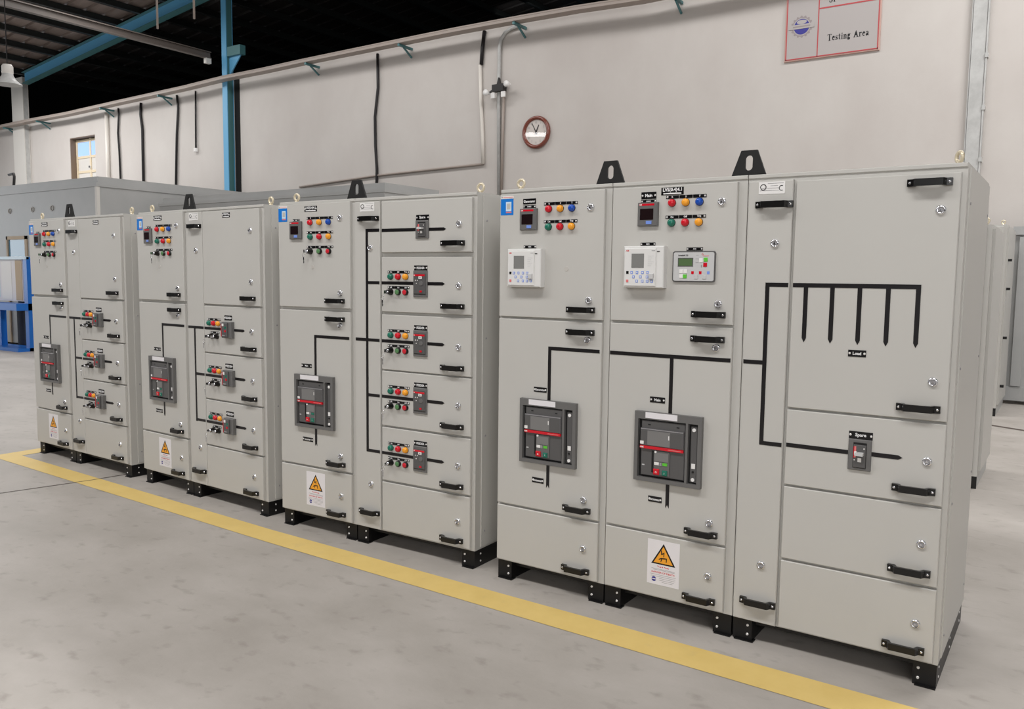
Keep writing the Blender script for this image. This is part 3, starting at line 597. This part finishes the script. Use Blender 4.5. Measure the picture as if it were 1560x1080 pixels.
def relay(c, u, z):
    Wd, Ht, D = .205, .195, -.040
    o = MB().slab(-Wd / 2, Wd / 2, -Ht / 2, Ht / 2, 0, D, .004, 'relay_white').build('protection_relay', c.root, (u - c.u0, DF, z)); y = D
    MB().slab(-.096, .066, -.090, .088, y, y - .006, .003, 'relay_white').build('front_door', o); y -= .006
    MB().box(-.058, .006, y - .001, y, -.004, .062, 'relay_screen').build('screen', o)
    m = MB().text('ABB', .009, -.080, .076, y - .0006, 'red_print', bold=.03); m.box(.044, .062, y - .0006, y, .074, .077, 'grey_print')
    for i in range(6): m.box(.026, .055 - (i % 3) * .006, y - .0006, y, .050 - i * .009, .0515 - i * .009, 'grey_key')
    m.build('printing', o)
    for (a, b, cc) in [(-.078, -.026, 'black'), (-.078, -.066, 'pink_print'), (-.056, -.026, 'key_blue'), (-.028, -.026, 'key_blue'), (.0, -.026, 'key_blue'), (.026, -.026, 'key_blue'), (-.046, -.046, 'key_blue'), (-.010, -.046, 'key_blue'), (.024, -.046, 'key_blue'), (-.029, -.066, 'key_blue'), (.0, -.066, 'key_blue'), (.025, -.066, 'key_blue'), (.048, -.066, 'key_blue')]:
        MB().box(a - .006, a + .006, y - .0014, y, b - .0065, b + .0065, cc).box(a - .0032, a + .0032, y - .0018, y - .0014, b - .0035, b + .0035, 'relay_white' if cc == 'key_blue' else cc).build('button', o)
    MB().slab(.034, .058, -.056, -.030, y, y - .010, .002, 'grey_key').build('port_cover', o)
    MB().box(.068, .082, D - .0015, D, .070, .074, 'plate').build('latch', o)
def ats(c, u, z):
    Wd, Ht = .205, .140
    def rr(wd, ht, r):
        return [(sx * (wd / 2 - r) + r * math.cos(R(a)), sz * (ht / 2 - r) + r * math.sin(R(a))) for sx, sz, a0 in ((1, 1, 0), (-1, 1, 90), (-1, -1, 180), (1, -1, 270)) for a in (a0, a0 + 30, a0 + 60, a0 + 90)]
    o = MB().prism(rr(Wd, Ht, .010), 0, -.008, 'cover').build('transfer_controller', c.root, (u - c.u0, DF, z))
    MB().prism(rr(Wd - .010, Ht - .010, .008), -.008, -.010, 'grey_key').build('face', o); y = -.010
    MB().box(-.076, -.002, y - .001, y, .0, .040, 'cover').box(-.072, -.006, y - .0014, y - .001, .004, .036, 'lcd').build('display', o)
    m = MB().text('InteliATS', .010, -.050, .051, y - .0006, 'plate', width=.048, bold=.03); m.box(.012, .024, y - .0006, y, .050, .052, 'grey_print'); m.box(.045, .072, y - .0006, y, .047, .0495, 'pink_print'); m.torus((.042, y, .055), .0035, .001, 'red_print', 10, 4)
    m.box(.010, .024, y - .0006, y, .018, .020, 'grey_print').box(.010, .024, y - .0006, y, .034, .036, 'grey_print').box(.032, .048, y - .0006, y, .018, .020, 'grey_print').box(.036, .041, y - .0006, y, -.004, .008, 'grey_print'); m.build('printing', o)
    for a, b, cc in ((.058, .031, 'green_key'), (.056, .008, 'red'), (-.040, -.045, 'green_key'), (-.058, -.022, 'white'), (-.058, -.044, 'white'), (-.038, -.022, 'white'), (.036, .028, 'white'), (.014, -.047, 'grey_key'), (.054, -.047, 'grey_key')):
        MB().slab(a - .009, a + .009, b - .009, b + .009, y, y - .0025, .001, cc).build('button', o)
    for a, cc in ((-.003, 'red'), (.034, 'red'), (.072, 'key_blue')): MB().box(a - .006, a + .006, y - .001, y, -.034, -.021, cc).build('status_window', o)

# ------------------------------------------------------------------ switchgear cabinets
DEP = .84
class Cab:
    def __init__(s, line, u0, u1, lab, group):
        s.u0 = u0; s.near = line.get('near', False); a = R(line['r'])
        s.root = empty('switchgear_cabinet', (line['x'] + u0 * math.cos(a), line['y'] + u0 * math.sin(a), 0), a); wd = u1 - u0
        tag(s.root, lab, 'cabinet', group)
        b = MB(); g = .0015
        b.box(g, wd - g, 0, DEP, .1, 2.1, 'cabinet'); b.slab(g, wd - g, 2.082, 2.1, .002, -.006, .003, 'cabinet')
        b.build('body', s.root)
        for x0 in (.004, wd - .092):
            f = MB(); f.box(x0, x0 + .088, .002, .010, 0, .1, 'plinth').box(x0, x0 + .006 if x0 < .1 else x0 + .006, .010, DEP, 0, .1, 'plinth').box(x0 + .082, x0 + .088, .010, DEP, 0, .1, 'plinth').box(x0 + .01, x0 + .098 if x0 < .1 else x0 + .088, -.014, .03, 0, .005, 'plinth')
            bx = x0 + (.068 if x0 < .1 else .020)
            for z in (.03, .072): f.lathe((bx, .002, z), [(.006, 0), (.005, .004)], 'screw', 8)
            f.build('plinth_foot', s.root)
        MB().box(.1, wd - .1, DEP - .03, DEP - .02, .0, .1, 'plinth').build('plinth_rail', s.root)
        MB().box(.093, wd - .093, .045, .085, .066, .1, 'plinth').build('plinth_rail', s.root)
        s.wd = wd
    def side(s):
        m = MB(); m.box(s.wd - .002, s.wd + .004, .055, DEP - .01, .112, 2.085, 'cabinet')
        for z in (.2, .75, 1.3, 1.95):
            for y in (.085, DEP - .05): m.lathe((s.wd + .003, y, z), [(.006, 0), (.005, .004)], 'grey_print', 8, 'x')
        m.build('side_panel', s.root)
        m = MB()
        for z in (.03, .072):
            for y in (.06, .40, .75): m.lathe((s.wd - .005, y, z), [(.006, 0), (.005, .004)], 'screw', 8, 'x')
        m.build('plinth_bolt', s.root)
    def door(s, a, b, z0, z1):
        return MB().slab(a - s.u0, b - s.u0, z0 + .0015, z1 - .0015, -.001, DF, .003, 'cabinet').build('door', s.root)
    def put(s, me, par, u, z, y=DF): return link(me.name.split('.')[0], me, par, (u - s.u0, y, z))
    def hl(s, d, hu, hz, lu=None, lz=None):
        s.put(HANDLE, d, hu, hz)
        if lu is not None: s.put(LOCK, d, lu, lz)
    def lamps(s, d, us, z, cols, words, pitch, dz=.0265):
        for u, c in zip(us, cols):
            s.put(LENS[c] if c in LENS else (PUSH[c] if c in PUSH else KEYSW), d, u, z)
        if words: s.put(strip(words, pitch), d, sum(us) / len(us), z + dz)
    def eye(s, u, y=.06, rot=0.0): return link('eye_bolt', EYE, s.root, (u - s.u0, y, 2.1), rot)
    def lug(s, u): return link('lifting_lug', LUG, s.root, (u - s.u0, .03, 2.1))

L1 = dict(x=0.0, y=0.0, r=0.0, near=True); L2 = dict(x=-1.7168, y=-.0267, r=1.5781); L3 = dict(x=-3.4553, y=.0719, r=-2.5558); L4 = dict(x=-5.1963, y=.1131, r=-1.7094)

def incomer(c, o, d, kind):                       # middle and lower doors with the air circuit breaker; o = offset of the unit
    top, mid, low = d
    c.hl(top, .508 + o, 1.484, .551 + o, 1.532); c.put(LOCK, top, .552 + o, 1.988)
    c.hl(mid, .508 + o, 1.372, .548 + o, 1.334); c.hl(mid, .506 + o, .468, .544 + o, .519); c.hl(low, .506 + o, .152, .546 + o, .266)
    acb(c, .164 + o, .676)

# --- nearest line-up, three cubicles
c = Cab(L1, 0, .6611, 'grey generator cubicle with one breaker, left unit of the nearest line-up', 'switchgear cubicles in the row')
d = [c.door(.008, .628, 1.434, 2.074), c.door(.008, .628, .424, 1.425), c.door(.008, .628, .108, .415)]
incomer(c, 0, d, 0)
c.put(STICK, d[0], .053, 2.007)
c.put(np_mesh('Generator', .078, .028, screws=False), d[0], .193, 2.031); c.put(np_mesh('DMM2', .076, .014), d[0], .193, 2.004); meter(c, .193, 1.939)
c.lamps(d[0], (.312, .380, .447), 1.988, ('red', 'amber', 'blue'), ('R', 'S', 'T'), .066); c.lamps(d[0], (.312, .380, .447), 1.898, ('green', 'red', 'amber'), ('On', 'Off', 'Trip'), .066)
c.put(np_mesh('REF2', .076, .014), d[0], .199, 1.799); relay(c, .188, 1.690); c.put(KNOCK, d[0], .419, 1.687)
bus([('h', .320, .618, 1.281, 0), ('v', .329, 1.01, 1.281, 0), ('vs', .329, .549, .678, 0)], d[1], c.u0)
c.put(np_mesh('Generator', .078, .026), d[1], .275, 1.062); c.put(np_mesh('Incomer', .070, .028), d[1], .268, .582)
c.eye(.085); c.lug(.6611 - .03)

c = Cab(L1, .6611, 1.3268, 'grey main cubicle with two controllers, middle unit of the nearest line-up', 'switchgear cubicles in the row')
O = .665
d = [c.door(.672, 1.286, 1.438, 2.074), c.door(.672, 1.286, .426, 1.428), c.door(.672, 1.286, .108, .417)]
incomer(c, O, d, 0)
c.put(np_mesh('Main', .076, .032), d[0], .861, 2.031); c.put(np_mesh('DMM1', .076, .014), d[0], .861, 2.004); meter(c, .863, 1.943)
c.put(np_mesh('LVS(0.4)4.1', .110, .034, sub=True, screws=False), d[0], .979, 2.046)
c.lamps(d[0], (.980, 1.047, 1.113), 1.992, ('red', 'amber', 'blue'), ('R', 'S', 'T'), .066); c.lamps(d[0], (.980, 1.047, 1.113), 1.901, ('green', 'red', 'amber'), ('On', 'Off', 'Trip'), .066)
c.put(np_mesh('REF1', .076, .014), d[0], .863, 1.805); relay(c, .860, 1.697)
c.put(np_mesh('ATS', .078, .014), d[0], 1.096, 1.780); ats(c, 1.096, 1.700)
bus([('h', .676, 1.282, 1.281, 0), ('v', 1.0, 1.01, 1.281, 0), ('vs', .998, .555, .678, 0)], d[1], c.u0)
c.put(np_mesh('Main', .077, .028), d[1], .934, 1.070); c.put(np_mesh('Incomer', .070, .028), d[1], .935, .589)
c.put(DANGER, d[2], .987, .282); c.lug(1.3268 - .01)

c = Cab(L1, 1.3268, 2.1799, 'grey load cubicle with five-drop bus diagram, right unit of nearest line-up', 'switchgear cubicles in the row')
n = c.door(1.336, 1.528, .104, 2.070)
c.put(SPEC, n, 1.437, 2.038); c.hl(n, 1.452, 1.966, 1.460, 1.80); c.hl(n, 1.448, .200, 1.456, .372)
bus([('v', 1.435, .917, 1.632, 0), ('h', 1.444, 1.524, 1.623, 0), ('h', 1.341, 1.43, 1.282, 0), ('h', 1.44, 1.524, .926, 0)], n, c.u0)
d = [c.door(1.541, 2.160, 1.094, 2.064), c.door(1.541, 2.160, .755, 1.087), c.door(1.541, 2.160, .424, .748), c.door(1.541, 2.160, .108, .416)]
c.hl(d[0], 2.052, 2.028, 2.096, 1.921); c.hl(d[0], 2.056, 1.143, 2.103, 1.250); c.hl(d[1], 2.056, .813, 2.099, .931); c.hl(d[2], 2.056, .477, 2.096, .593); c.hl(d[3], 2.050, .154, 2.091, .261)
bus([('h', 1.544, 2.042, 1.623, 0)] + [('va', u, 1.381, 1.615, 0) for u in (1.599, 1.707, 1.815, 1.923, 2.033)], d[0], c.u0)
c.put(np_mesh('Load', .070, .028), d[0], 1.816, 1.346)
bus([('h', 1.544, 1.80, .931, 0), ('ha', 1.89, 2.009, .934, 0)], d[1], c.u0)
c.put(np_mesh('Spare', .093, .031), d[1], 1.847, 1.007); mccb(c, 1.847, .926, .090, .130, 'spare')
c.side(); c.eye(2.135, .10, R(128))

# --- the three line-ups behind: incomer cubicle plus feeder cubicle
def left_unit(line, lab, grp, zs):
    c = Cab(line, 0, .655, lab, grp)
    d = [c.door(.006, .628, 1.437, 2.084), c.door(.006, .628, .424, 1.420), c.door(.006, .628, .108, .414)]
    incomer(c, -.006, d, 0); c.put(STICK, d[0], .049, 2.017 - zs)
    c.put(np_mesh('LVS(0.4)4.1', .108, .034, sub=True), d[0], .300, 2.049); c.put(np_mesh('DMM1', .060, .013), d[0], .172, 1.982); meter(c, .172, 1.919)
    us = (.297, .376, .455)
    c.lamps(d[0], us, 1.965, ('red', 'amber', 'blue'), ('R', 'S', 'T'), .076); c.lamps(d[0], us, 1.877, ('green', 'red', 'amber'), ('On', 'Off', 'Trip'), .076); c.lamps(d[0], us, 1.787, ('key', 'push_green', 'push_red'), ('On', 'Off', 'Trip'), .076)
    c.put(KEY, d[0], .280, 1.762, DF - .045); c.put(KNOCK, d[0], .310, 1.69)
    bus([('h', .319, .618, 1.258, 0), ('v', .328, 1.005, 1.258, 0), ('vs', .326, .560, .678, 0)], d[1], c.u0)
    c.put(np_mesh('Main', .090, .024), d[1], .249, 1.067); c.put(np_mesh('Incomer', .090, .026), d[1], .253, .594)
    c.put(DANGER, d[2], .318, .277); c.eye(.09); c.lug(.64)
def narrow(c, zl):
    n = c.door(.668, .866, .106, 2.078)
    c.put(SPEC, n, .768, 2.044); c.hl(n, .780, 1.975, .789, 1.805); c.hl(n, .780, .208, .790, .380); return n
def feeder_strip(c, d, zc, kind):
    if kind == 'push':
        c.lamps(d, (.952, 1.009, 1.065), zc + .037, ('green', 'red', 'amber'), ('On', 'Off', 'Trip'), .055); c.lamps(d, (.952, 1.009, 1.065), zc - .052, ('key', 'push_green', 'push_red'), ('L/R', 'On', 'Off'), .055)
        c.put(KEY, d, .925, zc - .085, DF - .045); mccb(c, 1.174, zc - .002, .100, .150, 'feeder'); c.put(np_mesh('FEEDER', .096, .028), d, 1.174, zc + .088)
        bus([('h', .880, 1.124, zc, 0), ('ha', 1.224, 1.346, zc, 0)], d, c.u0)
    else:
        c.lamps(d, (.938, .993, 1.048), zc + .038, ('green', 'red', 'amber'), ('On', 'Off', 'Trip'), .054); c.lamps(d, (.968, 1.030), zc - .053, ('key', 'keysw'), ('L/R', 'Off'), .055)
        c.put(KEY, d, .93, zc - .088, DF - .045); mccb(c, 1.172, zc - .001, .112, .112, 'deep'); c.put(np_mesh('FEEDER', .086, .034), d, 1.160, zc + .082)
        bus([('h', .874, 1.112, zc, 0), ('ha', 1.226, 1.346, zc, 0)], d, c.u0)

left_unit(L2, 'grey main cubicle, left unit of the line-up second from the camera', 'switchgear cubicles in the row', 0)
c = Cab(L2, .655, 1.55, 'grey feeder cubicle with spare and four feeder doors in second line-up', 'switchgear cubicles in the row'); n = narrow(c, 0)
bus([('v', .764, .579, 1.916, 0), ('h', .773, .862, 1.907, 0), ('h', .773, .862, 1.600, 0), ('h', .672, .862, 1.259, 0), ('h', .773, .862, .927, 0), ('h', .773, .862, .588, 0)], n, c.u0)
zz = ((1.775, 2.072), (1.430, 1.752), (1.088, 1.416), (.753, 1.082), (.421, .744), (.110, .411)); d = [c.door(.878, 1.527, a, b) for a, b in zz]
for dd, zh, zl in zip(d, (1.825, 1.477, 1.133, .804, .464, .151), (1.930, 1.592, 1.251, .922, .581, .259)): c.hl(dd, 1.402, zh, 1.442, zl)
c.put(np_mesh('Spare', .092, .031), d[0], 1.186, 1.971); mccb(c, 1.186, 1.905, .092, .102, 'spare'); bus([('h', .882, 1.14, 1.905, 0), ('ha', 1.232, 1.352, 1.904, 0)], d[0], c.u0)
for i, zc in enumerate((1.600, 1.259, .928, .588)): feeder_strip(c, d[i + 1], zc, 'push')
c.side(); c.eye(1.50, .10)

for line, la, lb, grp in ((L3, 'grey main cubicle, left unit of the line-up third from the camera', 'grey feeder cubicle with three breaker doors in the third line-up', 'switchgear cubicles in the row'),
                          (L4, 'grey main cubicle at the far left end of the row', 'grey feeder cubicle, right unit of the farthest line-up', 'switchgear cubicles in the row')):
    left_unit(line, la, grp, .01)
    c = Cab(line, .655, 1.55, lb, grp); n = narrow(c, 0)
    bus([('v', .752, .572, 1.25, 0), ('h', .672, .862, 1.256, 0), ('h', .761, .862, .920, 0), ('h', .761, .862, .584, 0)], n, c.u0)
    zz = ((1.426, 2.076), (1.084, 1.416), (.752, 1.077), (.416, .744), (.108, .408)); d = [c.door(.872, 1.520, a, b) for a, b in zz]
    for dd, zh, zl in zip(d, (1.478, 1.136, .798, .464, .149), (1.590, 1.255, .919, .582, .259)): c.hl(dd, 1.392, zh, 1.424, zl)
    c.put(LOCK, d[0], 1.424, 1.931); c.put(np_mesh('LVS(0.4)4.1', .086, .034, sub=True), d[0], 1.158, 2.042)
    for i, zc in enumerate((1.256, .920, .584)): feeder_strip(c, d[i + 1], zc, 'deep')
    c.side(); c.eye(1.49, .10)

# ------------------------------------------------------------------ steel enclosures behind the row
t = empty('steel_enclosure', (-16.9, 7.4, 0)); hx, hy, H = 3.42, 2.0, 3.51
m = MB(); dx0, dx1, dz1 = -.30, .62, 2.40
m.box(-hx, dx0, -hy, -hy + .05, .05, H - .2, 'enclosure').box(dx1, hx, -hy, -hy + .05, .05, H - .2, 'enclosure').box(dx0, dx1, -hy, -hy + .05, dz1, H - .2, 'enclosure').box(hx - .05, hx, -hy + .05, hy, .05, H - .2, 'enclosure').box(-hx, -hx + .05, -hy + .05, hy, .05, H - .2, 'enclosure').box(-hx, hx, hy - .05, hy, .05, H - .2, 'enclosure')
m.build('wall_panel', t)
MB().box(-hx - .02, hx + .02, -hy - .02, hy + .02, H - .2, H - .12, 'enclosure').box(-hx + .04, hx - .04, -hy + .04, hy - .04, H - .12, H, 'enclosure').build('roof_cap', t)
MB().box(hx - .06, hx + .012, -hy - .012, -hy + .05, .05, H - .2, 'off_white').build('corner_post', t)
MB().box(dx0, dx0 + .06, -hy - .02, -hy + .06, .05, dz1, 'tan').box(dx1 - .10, dx1, -hy - .02, -hy + .06, .05, dz1, 'tan').box(dx0, dx1, -hy - .02, -hy + .06, dz1 - .07, dz1, 'tan').box(dx0 + .06, dx1 - .10, -hy, -hy + .04, 1.55, 1.62, 'tan').build('door_frame', t)
MB().box(dx0 + .06, dx1 - .10, -hy + .01, -hy + .03, 1.62, dz1 - .07, 'glass_dark').build('door_pane', t)
MB().box(dx0 + .06, dx1 - .10, -hy + .01, -hy + .03, .05, 1.55, 'enclosure').build('door_panel', t)
for x in (-.1, .9, 1.7): MB().torus((x, -hy - .01, 2.95), .05, .010, 'knock', 12, 5).build('knockout_ring', t)
tag(t, 'large grey steel enclosure with glazed door behind the far cubicles', 'enclosure')
t = empty('steel_enclosure', (-10.0, 7.25, 0)); hx, hy, H = 3.11, .75, 3.15
MB().box(-hx, hx, -hy, hy, .05, H - .16, 'enclosure').build('wall_panel', t); MB().box(-hx - .02, hx + .02, -hy - .02, hy + .02, H - .16, H - .10, 'enclosure').box(-hx + .05, hx - .05, -hy + .05, hy - .05, H - .10, H, 'enclosure').build('roof_cap', t)
for i in range(4): MB().box(-hx + .4 + i * 1.5, -hx + 1.4 + i * 1.5, -hy - .006, -hy, H - .34, H - .32, 'dark_box').build('vent_slot', t)
tag(t, 'low grey steel enclosure behind the second line-up below the thin conduit', 'enclosure')
tag(MB().tube([(0, 0, 0), (.04, 0, .20), (.02, 0, .27), (-.2, 0, .26)], .03, 'dark_box', 8).build('lamp_arm', None, (-17.1, 5.55, 3.51)), 'small dark bent arm standing on the large steel enclosure', 'bracket')

# blue steel stand with a notice board
t = empty('notice_stand', (-15.9, 4.9, 0))
for x in (-1.2, .58): MB().box(x, x + .14, -.07, .07, 0, 1.93 if x > 0 else 1.9, 'stand_blue').build('post', t)
MB().box(-1.2, .72, -.10, -.02, 1.88, 1.94, 'sticker_light').build('top_rail', t)
MB().box(-1.06, .52, -.06, -.02, 1.02, 1.88, 'paper').build('board', t)
MB().box(-.36, .06, -.066, -.06, 1.05, 1.84, 'white').build('poster', t); MB().box(.24, .50, -.07, -.06, 1.04, 1.86, 'tan').build('poster', t); MB().box(-.9, -.45, -.066, -.06, 1.1, 1.8, 'sticker_light').build('poster', t)
MB().box(-1.2, .72, -.30, .05, .84, .98, 'stand_blue').build('shelf', t); MB().box(-1.2, .72, -.30, .18, 0, .07, 'stand_blue').build('base', t)
MB().box(-.62, -.50, -.06, .06, .07, .84, 'stand_blue').build('strut', t)
tag(t, 'blue steel stand with white notice board at far left', 'stand')
tag(MB().box(-.22, .22, -.13, .13, 0, .95, 'dark_box').box(-.18, .18, -.11, .11, .95, 1.0, 'black_matt').build('waste_bin', None, (-16.05, 5.24, 0.0)), 'dark bin standing behind the blue notice stand', 'bin')

# high-bay lamp hanging at upper left
yL = 3.5; xL = 2.5645 - 2.145 * (yL + 3.646); zL = 4.80
t = empty('pendant_lamp', (xL, yL, zL)); 
MB().lathe((0, 0, 0), [(.215, 0), (.21, .02), (.14, .07), (.09, .15), (.085, .18)], 'galvanised', 24, 'z').build('shade', t)
MB().lathe((0, 0, .18), [(.085, 0), (.09, .015), (.09, .12), (.07, .155)], 'off_white', 18, 'z').build('ballast_housing', t)
MB().lathe((0, 0, .012), [(.15, 0), (.14, .015)], 'white', 20, 'z').build('diffuser', t)
MB().tube([(0, 0, .335), (0, 0, 3.6)], .009, 'cable_black', 6).build('suspension_cord', t)
tag(t, 'pale high-bay lamp hanging on a cord at upper left', 'lamp')

# cabinets glimpsed behind the nearest line-up on the right
def back_cab(x0, x1, y0, y1, z1, lab):
    t = empty('switchgear_cabinet', ((x0 + x1) / 2, (y0 + y1) / 2, 0)); hx, hy = (x1 - x0) / 2, (y1 - y0) / 2
    MB().box(-hx, hx, -hy, hy, .1, z1, 'cabinet').build('body', t); MB().slab(-hx + .01, hx - .035, .12, z1 - .02, -hy, -hy - .018, .004, 'cabinet').build('door', t)
    MB().box(-hx, hx, -hy + .002, -hy + .03, 0, .1, 'plinth').box(hx - .01, hx - .004, -hy + .03, hy, 0, .1, 'galvanised').build('plinth_foot', t)
    MB().box(hx, hx + .02, -hy + .05, hy - .02, .14, z1 - .03, 'cabinet').build('side_panel', t)
    link('eye_bolt', EYE, t, (hx - .05, -hy + .06, z1))
    tag(t, lab, 'cabinet'); return t
back_cab(1.0, 1.965, 3.83, 4.72, 2.09, 'grey cubicle mostly hidden behind the right end of the nearest line-up')
t = back_cab(.7, 1.78, 8.08, 9.30, 2.34, 'far grey cubicle with hinges beside the ribbed steel panel')
for z in (.35, .95, 1.55, 1.9): MB().box(.56, .60, -.5, -.44, z, z + .03, 'black_matt').build('hinge', t)
t = empty('ribbed_panel', (2.9, 9.46, 0)); MB().box(-1.14, 1.2, 0, .05, .05, 2.39, 'enclosure').build('sheet', t)
for x in (-1.06, -.80, -.52, -.2, .2, .6, 1.0): MB().box(x, x + .12, -.04, 0, .25, 2.25, 'enclosure').build('rib', t)
MB().box(-1.14, 1.2, -.05, 0, 2.28, 2.39, 'enclosure').build('edge_rail', t); MB().box(-1.14, 1.2, -.03, 0, .05, .24, 'enclosure').build('edge_rail', t); MB().box(-.85, -.62, -.056, -.05, 2.30, 2.36, 'white').build('label_strip', t)
tag(t, 'ribbed grey steel panel leaning at the wall on the far right', 'panel')
